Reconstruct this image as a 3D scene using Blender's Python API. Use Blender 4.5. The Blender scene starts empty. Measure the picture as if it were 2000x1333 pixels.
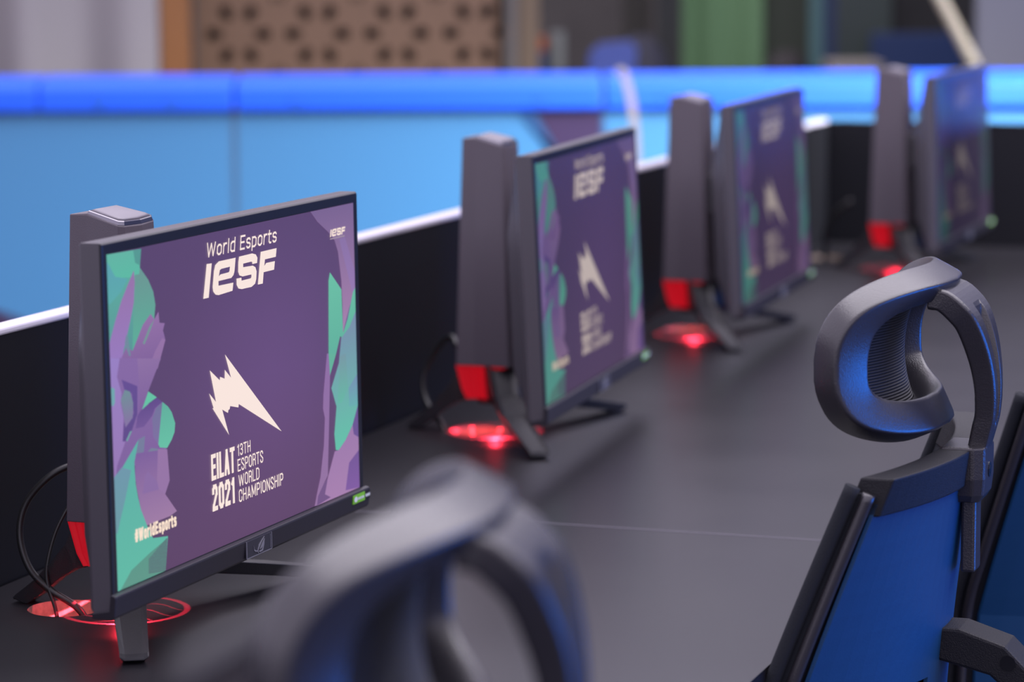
import bpy, bmesh, math, random
from mathutils import Vector, Matrix
C = bpy.context.scene.collection
sc = bpy.context.scene
R = math.radians

# ---------------- camera, world, lights, exposure ----------------
cam_d = bpy.data.cameras.new('camera')
cam = bpy.data.objects.new('camera', cam_d); C.objects.link(cam)
cam.location = (0, 0, 1.4213)
ROLL = R(-0.3368)
cam.rotation_mode = 'QUATERNION'
cam.rotation_quaternion = (Matrix.Rotation(R(90 - 7.7265), 3, 'X') @ Matrix.Rotation(ROLL, 3, 'Z')).to_quaternion()
cam_d.sensor_width = 36; cam_d.lens = 5845.7 / 2000 * 36
cam_d.clip_start = 0.05; cam_d.clip_end = 200
cam_d.dof.use_dof = True; cam_d.dof.focus_distance = 2.95; cam_d.dof.aperture_fstop = 4.2
sc.camera = cam
sc.view_settings.view_transform = 'Standard'; sc.view_settings.look = 'None'
sc.view_settings.gamma = 1; sc.view_settings.exposure = 0.0
sc.view_settings.use_curve_mapping = False

w = bpy.data.worlds.new('hall_light'); sc.world = w; w.use_nodes = True
nt = w.node_tree; bg = nt.nodes['Background']; bg.inputs[1].default_value = 2.0
tc = nt.nodes.new('ShaderNodeTexCoord'); sx = nt.nodes.new('ShaderNodeSeparateXYZ'); nt.links.new(tc.outputs['Generated'], sx.inputs[0])
ml = nt.nodes.new('ShaderNodeMath'); ml.operation = 'MULTIPLY_ADD'; ml.inputs[1].default_value = -0.45      # surrounding light set darker and bluer towards the right
nt.links.new(sx.outputs['X'], ml.inputs[0]); nt.links.new(sx.outputs['Z'], ml.inputs[2])
mr = nt.nodes.new('ShaderNodeMapRange'); mr.inputs['From Min'].default_value = -0.30; mr.inputs['From Max'].default_value = 0.60
ny = nt.nodes.new('ShaderNodeMath'); ny.operation = 'MULTIPLY'; ny.inputs[1].default_value = -0.42; nt.links.new(sx.outputs['Y'], ny.inputs[0])
nm = nt.nodes.new('ShaderNodeMath'); nm.operation = 'MAXIMUM'; nm.inputs[1].default_value = 0.0; nt.links.new(ny.outputs[0], nm.inputs[0])
ad = nt.nodes.new('ShaderNodeMath'); ad.operation = 'ADD'; nt.links.new(ml.outputs[0], ad.inputs[0]); nt.links.new(nm.outputs[0], ad.inputs[1])
nt.links.new(ad.outputs[0], mr.inputs['Value'])
mx = nt.nodes.new('ShaderNodeMix'); mx.data_type = 'RGBA'
mx.inputs[6].default_value = (0.010, 0.025, 0.10, 1); mx.inputs[7].default_value = (0.60, 0.55, 0.70, 1)
nt.links.new(mr.outputs[0], mx.inputs[0]); nt.links.new(mx.outputs[2], bg.inputs[0])

def area(name, loc, target, sx, sy, power, color, spread=180):
    l = bpy.data.lights.new(name, 'AREA'); l.shape = 'RECTANGLE'; l.size = sx; l.size_y = sy
    l.energy = power; l.color = color
    o = bpy.data.objects.new(name, l); C.objects.link(o); o.location = loc
    o.rotation_euler = (Vector(target) - Vector(loc)).to_track_quat('-Z', 'Y').to_euler()
    l.spread = R(spread)
    return o
area('assumed_ceiling_light', (1.5, 4.0, 4.6), (0.6, 4.0, 0), 5, 7, 380, (0.97, 0.92, 1.0))  # assumed overhead light above the desks, its source unseen
area('assumed_rear_ceiling_light', (0, 10.0, 4.6), (0, 9.5, 0), 8, 2.5, 60, (1.0, 0.95, 0.97))  # assumed unseen ceiling light for the area behind the barrier
area('board_fill_light', (2.3, 6.5, 1.9), (0.6, 7.8, 0.4), 1.6, 0.4, 60, (0.95, 0.97, 1.0), 70)  # unseen fill light added to brighten the boards, stronger towards the right
area('assumed_blue_light', (4.6, 2.9, 0.7), (0.4, 2.9, 0.9), 3.0, 1.6, 150, (0.01, 0.19, 1.0))  # assumed unseen blue light from the right, added to tint the chair backs

# ---------------- helpers ----------------
def mat(name, col, rough=0.5, spec=0.5, metal=0.0, emit=None, es=1.0, bump=0, bscale=200, var=0.0, coat=0.0):
    m = bpy.data.materials.new(name); m.use_nodes = True
    nt = m.node_tree; b = nt.nodes['Principled BSDF']
    b.inputs['Base Color'].default_value = (*col, 1); b.inputs['Roughness'].default_value = rough
    b.inputs['Specular IOR Level'].default_value = spec; b.inputs['Metallic'].default_value = metal
    b.inputs['Coat Weight'].default_value = coat
    if emit: b.inputs['Emission Color'].default_value = (*emit, 1); b.inputs['Emission Strength'].default_value = es
    if bump or var:
        tc = nt.nodes.new('ShaderNodeTexCoord'); n = nt.nodes.new('ShaderNodeTexNoise')
        n.inputs['Scale'].default_value = bscale; n.inputs['Detail'].default_value = 4
        nt.links.new(tc.outputs['Object'], n.inputs['Vector'])
        if bump:
            bp = nt.nodes.new('ShaderNodeBump'); bp.inputs['Strength'].default_value = bump; bp.inputs['Distance'].default_value = 0.001
            nt.links.new(n.outputs['Fac'], bp.inputs['Height']); nt.links.new(bp.outputs['Normal'], b.inputs['Normal'])
        if var:
            mx = nt.nodes.new('ShaderNodeMix'); mx.data_type = 'RGBA'
            mx.inputs[6].default_value = (*[c * (1 - var) for c in col], 1); mx.inputs[7].default_value = (*[min(1, c * (1 + var)) for c in col], 1)
            nt.links.new(n.outputs['Fac'], mx.inputs[0]); nt.links.new(mx.outputs[2], b.inputs['Base Color'])
    return m

def s2l(c):
    c = c / 255
    return c / 12.92 if c <= 0.04045 else ((c + 0.055) / 1.055) ** 2.4
def rgb(r, g, b): return (s2l(r), s2l(g), s2l(b))

def obj(name, bm, m=None, parent=None, smooth=False, bevel=0, kind=None, seg=2):
    me = bpy.data.meshes.new(name); bm.normal_update(); bm.to_mesh(me); bm.free()
    o = bpy.data.objects.new(name, me); C.objects.link(o)
    if m is not None:
        for x in (m if isinstance(m, (list, tuple)) else [m]): me.materials.append(x)
    if smooth:
        for p in me.polygons: p.use_smooth = True
    if bevel:
        bv = o.modifiers.new('bevel', 'BEVEL'); bv.width = bevel; bv.segments = seg; bv.limit_method = 'ANGLE'; bv.angle_limit = R(35)
        bv.harden_normals = False
    if parent: o.parent = parent
    if kind: o['kind'] = kind
    return o

def tag(o, label, cat, group=None):
    o['label'] = label; o['category'] = cat
    if group: o['group'] = group
    return o
def thing(name, label, cat, loc=(0, 0, 0), rotz=0, group=None):
    o = bpy.data.objects.new(name, None); C.objects.link(o); o.empty_display_size = 0.05
    o.location = loc; o.rotation_euler = (0, 0, rotz)
    return tag(o, label, cat, group)
def copy_tree(o, parent=None):
    c = o.copy(); C.objects.link(c)
    if parent: c.parent = parent
    for ch in list(o.children): copy_tree(ch, c)
    return c

def box(bm, x0, x1, y0, y1, z0, z1, M=None):
    v = [bm.verts.new((x, y, z)) for z in (z0, z1) for x, y in ((x0, y0), (x1, y0), (x1, y1), (x0, y1))]
    if M is not None:
        for a in v: a.co = M @ a.co
    for f in ((3, 2, 1, 0), (4, 5, 6, 7), (0, 1, 5, 4), (1, 2, 6, 5), (2, 3, 7, 6), (3, 0, 4, 7)):
        bm.faces.new([v[i] for i in f])
    return bm
def rings(bm, rs, close=True, cap=True):
    vs = [[bm.verts.new(p) for p in r] for r in rs]
    n = len(rs[0])
    for a, b in zip(vs, vs[1:]):
        for i in range(n if close else n - 1):
            j = (i + 1) % n
            bm.faces.new((a[i], a[j], b[j], b[i]))
    if cap and close:
        bm.faces.new(list(reversed(vs[0]))); bm.faces.new(vs[-1])
    return vs
def cyl(bm, p0, p1, r0, r1=None, n=20):
    p0, p1 = Vector(p0), Vector(p1); r1 = r0 if r1 is None else r1
    d = (p1 - p0).normalized(); a = d.orthogonal().normalized(); b = d.cross(a)
    rings(bm, [[p + (a * math.cos(t) + b * math.sin(t)) * r for t in [2 * math.pi * i / n for i in range(n)]] for p, r in ((p0, r0), (p1, r1))])
    return bm
def prism(bm, poly, z0, z1, f=lambda x, y, z: (x, y, z)):
    rings(bm, [[Vector(f(x, y, z0)) for x, y in poly], [Vector(f(x, y, z1)) for x, y in poly]])
    bmesh.ops.recalc_face_normals(bm, faces=bm.faces)
    return bm
def catmull(pts, n=8):
    P = [Vector(p) for p in pts]; P = [2 * P[0] - P[1]] + P + [2 * P[-1] - P[-2]]; out = []
    for i in range(1, len(P) - 2):
        for k in range(n):
            t = k / n; a, b, c, d = P[i - 1:i + 3]
            out.append(0.5 * ((2 * b) + (c - a) * t + (2 * a - 5 * b + 4 * c - d) * t * t + (3 * b - a - 3 * c + d) * t ** 3))
    out.append(P[-2]); return out
def tube(bm, pts, r, n=10, smooth_path=True):
    path = catmull(pts) if smooth_path else [Vector(p) for p in pts]
    rs = []; a = None
    for i, p in enumerate(path):
        d = (path[min(i + 1, len(path) - 1)] - path[max(i - 1, 0)]).normalized()
        a = d.orthogonal().normalized() if a is None else (a - d * a.dot(d)).normalized()
        b = d.cross(a)
        rr = r(i / (len(path) - 1)) if callable(r) else r
        rs.append([p + (a * math.cos(t) + b * math.sin(t)) * rr for t in [2 * math.pi * k / n for k in range(n)]])
    rings(bm, rs); return bm

# ---------------- materials ----------------
M_plastic = mat('black_plastic', (0.018, 0.017, 0.021), 0.42, 0.5, bump=0.25, bscale=900)
M_column = mat('matte_dark_plastic', (0.090, 0.076, 0.094), 0.42, 0.5, bump=0.2, bscale=900)
M_housing = mat('charcoal_plastic', (0.078, 0.072, 0.085), 0.30, 0.5, bump=0.15, bscale=900)
M_bezel = mat('bezel_plastic', (0.012, 0.012, 0.016), 0.33, 0.5)
M_gloss = mat('gloss_black', (0.01, 0.01, 0.012), 0.12, 0.5)
M_chrome = mat('chamfer_chrome', (0.22, 0.21, 0.24), 0.12, 0.5, metal=1)
M_capgrey = mat('cap_matte', (0.16, 0.145, 0.17), 0.42, 0.6)
M_red = mat('red_fin', (0.30, 0.004, 0.01), 0.3, 0.5, emit=(1.0, 0.012, 0.03), es=0.32)
M_redlens = mat('red_lens', (0.5, 0.0, 0.01), 0.3, 0.5, emit=(1.0, 0.02, 0.05), es=10.0)
M_cable = mat('cable_rubber', (0.012, 0.012, 0.013), 0.4, 0.5)
M_green = mat('sticker_green', rgb(118, 188, 50), 0.4)
M_white = mat('sticker_white', rgb(215, 220, 225), 0.4)
M_black = mat('sticker_black', rgb(20, 20, 25), 0.4)
M_film = mat('clear_film', (0.030, 0.030, 0.042), 0.2, 0.4)
M_filmedge = mat('film_edge', (0.16, 0.16, 0.20), 0.3)
M_cap = mat('edge_cap_aluminium', (0.62, 0.59, 0.68), 0.35, 0.5)
M_melamine = mat('black_melamine', (0.006, 0.006, 0.008), 0.5, 0.2)
M_chip = mat('particle_board', (0.55, 0.44, 0.34), 0.8, 0.2, var=0.45, bscale=160)
M_seam = mat('board_edge_grey', (0.10, 0.10, 0.12), 0.5)
M_chair = mat('chair_plastic', (0.026, 0.024, 0.029), 0.27, 0.75, bump=0.3, bscale=700)
M_chairblue = mat('chair_back_shell', (0.009, 0.055, 0.150), 0.42, 0.3, bump=0.2, bscale=500)
M_chin = mat('chin_plastic', (0.020, 0.018, 0.025), 0.38, 0.4)
M_bar = mat('dark_textured_plastic', (0.009, 0.009, 0.012), 0.5, 0.3, bump=0.8, bscale=900)
M_fabric = mat('dark_seat_fabric', (0.02, 0.022, 0.028), 0.85, 0.2, bump=0.8, bscale=900)

def mesh_mat():
    m = mat('ribbed_mesh', (0.030, 0.030, 0.034), 0.5, 0.4)
    nt = m.node_tree; b = nt.nodes['Principled BSDF']
    uv = nt.nodes.new('ShaderNodeUVMap'); wv = nt.nodes.new('ShaderNodeTexWave')
    wv.bands_direction = 'Y'; wv.inputs['Scale'].default_value = 0.314 * 46
    nt.links.new(uv.outputs[0], wv.inputs['Vector'])
    bp = nt.nodes.new('ShaderNodeBump'); bp.inputs['Strength'].default_value = 0.9; bp.inputs['Distance'].default_value = 0.0015
    nt.links.new(wv.outputs['Fac'], bp.inputs['Height']); nt.links.new(bp.outputs['Normal'], b.inputs['Normal'])
    cr = nt.nodes.new('ShaderNodeMix'); cr.data_type = 'RGBA'
    cr.inputs[6].default_value = (0.008, 0.008, 0.010, 1); cr.inputs[7].default_value = (0.07, 0.07, 0.08, 1)
    nt.links.new(wv.outputs['Fac'], cr.inputs[0]); nt.links.new(cr.outputs[2], b.inputs['Base Color'])
    return m
M_mesh = mesh_mat()

def desk_mat():
    m = mat('charcoal_desk_laminate', (0.012, 0.011, 0.014), 0.3, 0.5)
    nt = m.node_tree; b = nt.nodes['Principled BSDF']
    tc = nt.nodes.new('ShaderNodeTexCoord')
    n = nt.nodes.new('ShaderNodeTexNoise'); n.inputs['Scale'].default_value = 700; n.inputs['Detail'].default_value = 3
    n2 = nt.nodes.new('ShaderNodeTexNoise'); n2.inputs['Scale'].default_value = 5; n2.inputs['Detail'].default_value = 5
    nt.links.new(tc.outputs['Object'], n.inputs['Vector']); nt.links.new(tc.outputs['Object'], n2.inputs['Vector'])
    bp = nt.nodes.new('ShaderNodeBump'); bp.inputs['Strength'].default_value = 0.12; bp.inputs['Distance'].default_value = 0.0006
    nt.links.new(n.outputs['Fac'], bp.inputs['Height']); nt.links.new(bp.outputs['Normal'], b.inputs['Normal'])
    mr = nt.nodes.new('ShaderNodeMapRange'); mr.inputs['To Min'].default_value = 0.27; mr.inputs['To Max'].default_value = 0.35
    nt.links.new(n2.outputs['Fac'], mr.inputs['Value']); nt.links.new(mr.outputs[0], b.inputs['Roughness'])
    return m
M_desk = desk_mat()

# ---------------- the setting ----------------
def plane_obj(name, pts, m, kind='structure'):
    bm = bmesh.new(); bm.faces.new([bm.verts.new(p) for p in pts])
    return obj(name, bm, m, kind=kind)
M_floor = mat('rink_floor_matting', (0.022, 0.026, 0.05), 0.6, bump=0.3, bscale=60, var=0.2)
plane_obj('floor', [(-14, -8, 0), (14, -8, 0), (14, 16, 0), (-14, 16, 0)], M_floor)
bm = bmesh.new(); box(bm, -14, 14, 14.0, 14.2, 0, 2.15)
obj('wall_back', bm, mat('olive_brown_wall', rgb(84, 80, 76), 0.8, bump=0.3, bscale=8, var=0.25), kind='structure')

# ---------------- desk row ----------------
DL = Vector((0.334, 0.943, 0)).normalized()      # along the row
DN = Vector((0.943, -0.334, 0)).normalized()     # towards the players' chairs
P0 = Vector((-0.537, 3.065, 0))                  # foot of the divider, inner face
YAWD = math.atan2(DL.y, DL.x)
def dw(a, o, z=0): v = P0 + DL * a + DN * o; return Vector((v.x, v.y, z))
HOLES = [(-0.452, 2.959), (-0.046, 4.036), (0.299, 5.088), (0.652, 6.215)]
# seam between first and second desk at (-0.013, 3.401)
seam0 = (Vector((-0.013, 3.401, 0)) - P0).dot(DL)
edges = [seam0 - 1.12, seam0, seam0 + 1.09, seam0 + 2.14, 3.68]
M_pale = mat('pale_worn_edge', (0.13, 0.12, 0.15), 0.5)
DESKLAB = ['charcoal desk under the nearest monitor, with a round cable hole',
           'charcoal desk under the second monitor, beyond the pale seam',
           'charcoal desk under the third monitor from the camera',
           'charcoal desk under the farthest monitor, ending at the black end panel']
def desk(i):
    a0, a1 = edges[i] + (0.0012 if i else 0), edges[i + 1]
    t = thing('gaming_desk', DESKLAB[i], 'desk', (0, 0, 0), 0, 'charcoal desks in a row')
    t.location = dw(a0, 0.003); t.rotation_euler = (0, 0, YAWD)       # local x along the row, local -y towards the chairs
    h = Vector((*HOLES[i], 0)) - dw(a0, 0.003); hx, hy = h.dot(DL), -h.dot(DN)
    L, D = a1 - a0, 0.846
    bm = bmesh.new()
    outer = [(0, 0), (0, -D), (L, -D), (L, 0)]
    N = 40; rad = 0.0385
    circ = [(hx + rad * math.cos(2 * math.pi * k / N), hy + rad * math.sin(2 * math.pi * k / N)) for k in range(N)]
    def loop(pts, z):
        v = [bm.verts.new((x, y, z)) for x, y in pts]
        return v, [bm.edges.new((v[k], v[(k + 1) % len(v)])) for k in range(len(v))]
    vo, eo = loop(outer, 0.75); vc, ec = loop(circ, 0.75)
    bmesh.ops.triangle_fill(bm, edges=eo + ec, use_beauty=True)
    for f in bm.faces:
        f.material_index = 0
        if f.normal.z < 0: f.normal_flip()
    vo2, eo2 = loop(outer, 0.723); vc2, ec2 = loop(circ, 0.723)
    r = bmesh.ops.triangle_fill(bm, edges=eo2 + ec2, use_beauty=True)
    for k in range(4):
        f = bm.faces.new((vo[k], vo[(k + 1) % 4], vo2[(k + 1) % 4], vo2[k])); f.material_index = 2 if k in (0, 2) else 0
    for k in range(N):
        f = bm.faces.new((vc[k], vc[(k + 1) % N], vc2[(k + 1) % N], vc2[k])); f.material_index = 1
    bmesh.ops.recalc_face_normals(bm, faces=bm.faces)
    obj('desktop', bm, [M_desk, M_chip, M_seam], t)
    if i == 1:
        bm = bmesh.new(); box(bm, 0.0, 0.0022, -D, 0, 0.7499, 0.7503)
        obj('joint_line', bm, M_pale, t)['label'] = 'thin pale worn line at the desk joint'
    for x in (0.03, L - 0.055):
        bm = bmesh.new(); box(bm, x, x + 0.025, -D + 0.08, -0.03, 0, 0.723)
        obj('side_panel', bm, M_melamine, t)
    return t
for i in range(4): desk(i)
# pale worn joint line and scuffs belong to the second desk's top edge
def divider(name, a0, a1, label, cap=True):
    t = thing(name, label, 'divider'); t.location = dw(a0, 0); t.rotation_euler = (0, 0, YAWD)
    L = a1 - a0
    bm = bmesh.new(); box(bm, 0, L, 0.0, 0.018, 0.0, 1.012); obj('panel', bm, M_melamine, t)
    bm = bmesh.new(); box(bm, -0.0005, L, -0.0015, 0.0245, 1.012, 1.020)
    obj('edge_cap', bm, M_cap, t, bevel=0.0025)['label'] = 'pale lavender-white cap strip along the top'
    return t
joint = (Vector((-0.02, 4.50, 0)) - P0).dot(DL)
divider('desk_divider', -1.6, 3.68, 'long black desk divider with a pale cap strip behind the monitors')
# end panel across the row
t = thing('end_panel', 'black end panel across the far end of the desk row', 'divider'); t.location = dw(3.683, 0); t.rotation_euler = (0, 0, YAWD)
bm = bmesh.new(); box(bm, 0, 0.018, -1.35, 0.018, 0.0, 1.012); obj('panel', bm, M_melamine, t)
bm = bmesh.new(); box(bm, -0.001, 0.019, -1.351, 0.019, 1.012, 1.016); obj('edge_strip', bm, M_bezel, t)

# ---------------- screen artwork (millimetres from the screen centre) ----------------
ART=[([(-271.7,152.8),(-206.0,151.5),(-209.8,134.7),(-194.3,122.0),(-185.1,109.8),(-181.7,97.4),(-184.9,84.1),(-208.5,69.9),(-228.8,60.7),(-250.1,58.5),(-271.7,62.7),(-271.7,152.8)],(90,175,155),(85,145,145)),
([(-271.7,152.8),(-206.0,151.5),(-211.1,128.9),(-228.1,127.8),(-256.1,130.1),(-269.1,144.4)],(95,178,158),(88,184,158)),
([(-221.3,151.5),(-206.0,151.5),(-209.7,136.8),(-218.4,139.9)],(80,150,140),(80,150,140)),
([(-271.7,145.9),(-269.1,144.4),(-256.9,131.4),(-233.5,127.1),(-246.4,116.8),(-268.8,107.7),(-271.7,108.9)],(88,160,172),(88,168,165)),
([(-220.0,129.0),(-211.1,128.9),(-209.9,133.9),(-194.3,122.0),(-185.1,109.8),(-181.7,97.4),(-184.9,84.1),(-191.8,90.1),(-207.7,81.8),(-228.8,60.7),(-224.7,97.4),(-221.0,113.9)],(104,146,140),(86,172,148)),
([(-221.5,133.4),(-220.4,122.3),(-223.4,104.0),(-230.5,89.7),(-239.5,73.9),(-254.3,47.9),(-271.7,50.8),(-271.7,73.3),(-260.3,90.9),(-247.0,108.5),(-231.9,123.6)],(148,112,162),(150,120,188)),
([(-191.8,90.1),(-184.9,84.1),(-176.2,90.3),(-174.7,79.8),(-164.4,78.1),(-168.5,71.7),(-167.3,69.8),(-164.1,62.5),(-172.3,50.6),(-181.4,37.8),(-259.5,48.6),(-240.9,65.7),(-228.8,60.7),(-207.7,81.8)],(146,110,162),(122,92,148)),
([(-170.4,65.0),(-164.1,62.5),(-172.3,50.6),(-181.4,37.8),(-199.5,40.3),(-185.8,54.2)],(148,112,162),(140,108,158)),
([(-184.9,84.1),(-191.8,76.4),(-205.3,63.6),(-208.8,64.9),(-195.3,78.5)],(115,145,145),(115,145,145)),
([(-240.2,76.6),(-236.7,75.3),(-232.6,57.0),(-235.3,56.5),(-243.3,69.4)],(110,135,152),(110,135,152)),
([(-271.7,60.0),(-174.4,46.4),(-200.8,20.1),(-212.3,9.0),(-174.2,5.8),(-184.1,-34.9),(-169.5,-38.2),(-165.0,-70.4),(-232.8,-58.7),(-231.0,-44.3),(-265.7,-49.4),(-271.7,-50.2)],(132,102,160),(124,94,152)),
([(-220.4,52.7),(-174.4,46.4),(-200.8,20.1),(-214.4,4.2),(-221.9,0.2),(-217.3,16.5)],(140,110,160),(122,92,150)),
([(-271.7,60.0),(-253.7,57.2),(-260.0,41.3),(-252.3,25.0),(-254.5,17.0),(-250.1,2.8),(-253.3,-18.6),(-248.0,-19.4),(-265.0,-38.5),(-269.4,-52.3),(-271.7,-50.2)],(150,126,192),(150,118,176)),
([(-251.5,37.5),(-222.0,27.4),(-223.6,2.1),(-235.1,-11.3),(-248.0,-19.4),(-253.3,-18.6),(-249.6,-2.3),(-230.6,3.2),(-233.0,22.2),(-246.8,27.6)],(98,74,142),(92,70,132)),
([(-245.9,27.5),(-254.4,19.5),(-250.7,8.0),(-247.2,-6.9),(-232.6,0.1),(-230.9,13.4),(-236.4,24.4)],(108,140,146),(132,110,158)),
([(-271.7,33.5),(-265.0,31.1),(-265.3,18.6),(-268.6,15.7),(-271.7,17.0)],(110,165,170),(110,165,170)),
([(-216.2,4.4),(-184.9,11.7),(-174.2,5.8),(-189.1,2.1),(-195.0,-3.9),(-211.8,-11.6),(-228.0,-10.8),(-223.7,0.5)],(92,68,132),(112,84,146)),
([(-201.2,19.5),(-184.9,11.7),(-199.7,8.8),(-214.4,4.6)],(98,192,160),(98,192,160)),
([(-174.2,5.8),(-184.9,-32.2),(-194.4,-23.8),(-195.2,-6.5),(-187.3,1.8)],(112,112,150),(124,108,158)),
([(-174.2,5.8),(-163.4,-0.1),(-156.3,-6.4),(-149.9,-17.8),(-151.9,-26.2),(-157.9,-32.2),(-167.7,-38.5),(-182.3,-35.6),(-184.9,-32.2)],(92,172,152),(100,192,162)),
([(-223.3,-21.7),(-210.6,-20.3),(-213.2,-33.6),(-220.9,-41.7),(-231.0,-44.3),(-230.3,-33.3)],(115,122,152),(115,122,152)),
([(-186.0,-36.3),(-188.1,-39.4),(-213.8,-42.1),(-208.0,-36.2),(-198.7,-33.4)],(118,126,150),(118,126,150)),
([(-235.1,-11.8),(-244.5,-20.0),(-247.1,-18.7),(-238.7,-11.6)],(110,160,160),(110,160,160)),
([(-231.2,-33.3),(-167.7,-39.5),(-164.6,-69.5),(-174.4,-80.8),(-151.9,-101.0),(-166.1,-103.2),(-212.2,-103.3),(-222.9,-86.7),(-230.4,-63.2)],(122,92,152),(158,122,162)),
([(-186.1,-36.5),(-167.7,-39.5),(-164.6,-69.5),(-174.4,-80.8),(-186.6,-74.3),(-189.7,-65.2)],(148,114,162),(148,114,162)),
([(-207.2,-53.6),(-189.8,-66.0),(-186.6,-74.3),(-219.3,-72.9),(-212.9,-57.7)],(136,106,160),(136,106,160)),
([(-223.3,-21.9),(-232.5,-40.8),(-232.5,-49.3),(-231.2,-62.2),(-227.5,-74.8),(-222.9,-86.7),(-212.2,-103.3),(-201.2,-117.4),(-171.6,-121.1),(-178.2,-152.6),(-271.7,-152.8),(-271.7,-99.6),(-271.7,-49.9),(-256.5,-42.6)],(90,172,162),(94,186,162)),
([(-271.7,-48.2),(-256.5,-41.8),(-239.2,-47.3),(-253.2,-73.6),(-264.0,-91.0),(-269.3,-101.0),(-271.7,-98.8)],(108,150,168),(104,152,160)),
([(-173.0,-122.8),(-210.3,-130.3),(-245.0,-138.8),(-267.0,-152.8),(-213.5,-152.4),(-178.2,-152.6)],(88,148,132),(92,150,132)),
([(-176.7,-122.8),(-172.6,-123.3),(-172.7,-123.9),(-176.7,-123.4)],(84,66,100),(84,66,100)),
([(-179.9,-123.9),(-172.9,-124.7),(-172.9,-125.3),(-180.0,-124.5)],(84,66,100),(84,66,100)),
([(-183.1,-125.0),(-173.2,-126.1),(-173.2,-126.8),(-183.2,-125.6)],(84,66,100),(84,66,100)),
([(-186.4,-126.1),(-173.4,-127.6),(-173.4,-128.2),(-186.4,-126.7)],(84,66,100),(84,66,100)),
([(-189.6,-127.2),(-173.7,-129.0),(-173.7,-129.6),(-189.6,-127.8)],(84,66,100),(84,66,100)),
([(-192.8,-128.2),(-173.9,-130.4),(-174.0,-131.0),(-192.8,-128.8)],(84,66,100),(84,66,100)),
([(-195.9,-129.3),(-174.2,-131.9),(-174.2,-132.5),(-196.0,-129.9)],(84,66,100),(84,66,100)),
([(-199.1,-130.4),(-174.4,-133.3),(-174.5,-133.9),(-199.2,-131.0)],(84,66,100),(84,66,100)),
([(-202.3,-131.5),(-174.7,-134.7),(-174.7,-135.3),(-202.4,-132.1)],(84,66,100),(84,66,100)),
([(-205.5,-132.6),(-175.0,-136.1),(-175.0,-136.8),(-205.5,-133.1)],(84,66,100),(84,66,100)),
([(-208.7,-133.6),(-175.2,-137.6),(-175.2,-138.2),(-208.7,-134.2)],(84,66,100),(84,66,100)),
([(-211.4,-134.7),(-175.5,-139.0),(-175.5,-139.6),(-211.5,-135.3)],(84,66,100),(84,66,100)),
([(-211.5,-136.2),(-175.7,-140.4),(-175.8,-141.0),(-211.6,-136.8)],(84,66,100),(84,66,100)),
([(-211.6,-137.6),(-176.0,-141.9),(-176.0,-142.5),(-211.7,-138.2)],(84,66,100),(84,66,100)),
([(-211.7,-139.1),(-176.2,-143.3),(-176.3,-143.9),(-211.8,-139.7)],(84,66,100),(84,66,100)),
([(-211.8,-140.5),(-176.5,-144.7),(-176.5,-145.3),(-211.9,-141.1)],(84,66,100),(84,66,100)),
([(-211.9,-142.0),(-176.8,-146.1),(-176.8,-146.7),(-211.9,-142.6)],(84,66,100),(84,66,100)),
([(-212.0,-143.4),(-177.0,-147.6),(-177.1,-148.2),(-212.0,-144.0)],(84,66,100),(84,66,100)),
([(-212.1,-144.8),(-177.3,-149.0),(-177.3,-149.6),(-212.1,-145.4)],(84,66,100),(84,66,100)),
([(-212.2,-146.3),(-177.5,-150.4),(-177.6,-151.0),(-212.2,-146.9)],(84,66,100),(84,66,100)),
([(-212.3,-147.7),(-177.8,-151.9),(-177.8,-152.5),(-212.3,-148.3)],(84,66,100),(84,66,100)),
([(163.1,152.8),(271.7,152.8),(271.7,81.3),(271.7,62.3),(255.7,43.3),(237.7,18.5),(238.1,49.1),(236.6,73.7),(229.6,104.9),(221.6,117.8),(206.1,127.8),(179.5,141.1)],(118,95,138),(164,126,168)),
([(233.4,117.9),(248.3,118.8),(271.7,81.3),(271.7,44.5),(242.7,99.9)],(135,110,160),(150,120,175)),
([(271.7,39.4),(271.7,-32.0),(271.7,-64.1),(256.9,-82.9),(238.1,-96.0),(219.7,-104.0),(212.4,-102.6),(209.7,-85.3),(216.7,-57.1),(204.8,-35.9),(225.4,-12.0),(232.9,13.9),(254.4,23.5)],(120,135,168),(95,192,165)),
([(228.8,-5.1),(243.7,-4.6),(247.4,-42.0),(231.7,-54.4),(219.8,-55.1)],(116,150,160),(98,180,160)),
([(271.7,-30.8),(271.1,-30.6),(248.9,-42.2),(249.2,-62.0),(271.7,-64.1),(271.7,-65.3)],(116,140,176),(100,175,172)),
([(207.9,85.6),(236.0,64.6),(237.7,18.5),(250.4,31.6),(265.6,58.1),(271.7,62.3),(271.7,37.1),(254.4,22.5),(234.4,14.0),(230.1,15.8),(218.7,-1.3),(199.7,1.2),(203.9,77.3)],(104,190,160),(92,175,152)),
([(265.6,58.1),(250.4,31.6),(239.2,19.6),(257.2,44.3)],(110,88,150),(110,88,150)),
([(199.7,1.2),(218.7,-1.3),(201.8,-22.1)],(96,176,150),(96,176,150)),
([(195.4,1.8),(199.7,1.2),(201.8,-22.1),(196.7,-71.1),(190.4,-125.9),(179.9,-132.6),(164.1,-152.8),(155.6,-152.4),(162.1,-140.3),(171.6,-125.1),(182.3,-93.0),(186.4,-64.6),(182.4,-54.4),(184.1,-40.1)],(140,106,160),(146,112,156)),
([(271.7,-65.3),(271.7,-152.8),(161.2,-152.8),(179.9,-132.6),(190.3,-128.3),(209.4,-103.6),(219.7,-104.0),(238.1,-96.0),(256.9,-82.9),(271.7,-64.1)],(150,116,166),(166,126,172)),
([(271.7,-65.3),(271.7,-98.5),(259.3,-93.2),(256.9,-82.9),(271.7,-64.1)],(104,80,142),(104,80,142)),
([(271.7,-112.1),(271.7,-152.8),(234.8,-149.6),(245.5,-121.8)],(112,82,146),(126,88,158)),
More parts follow.
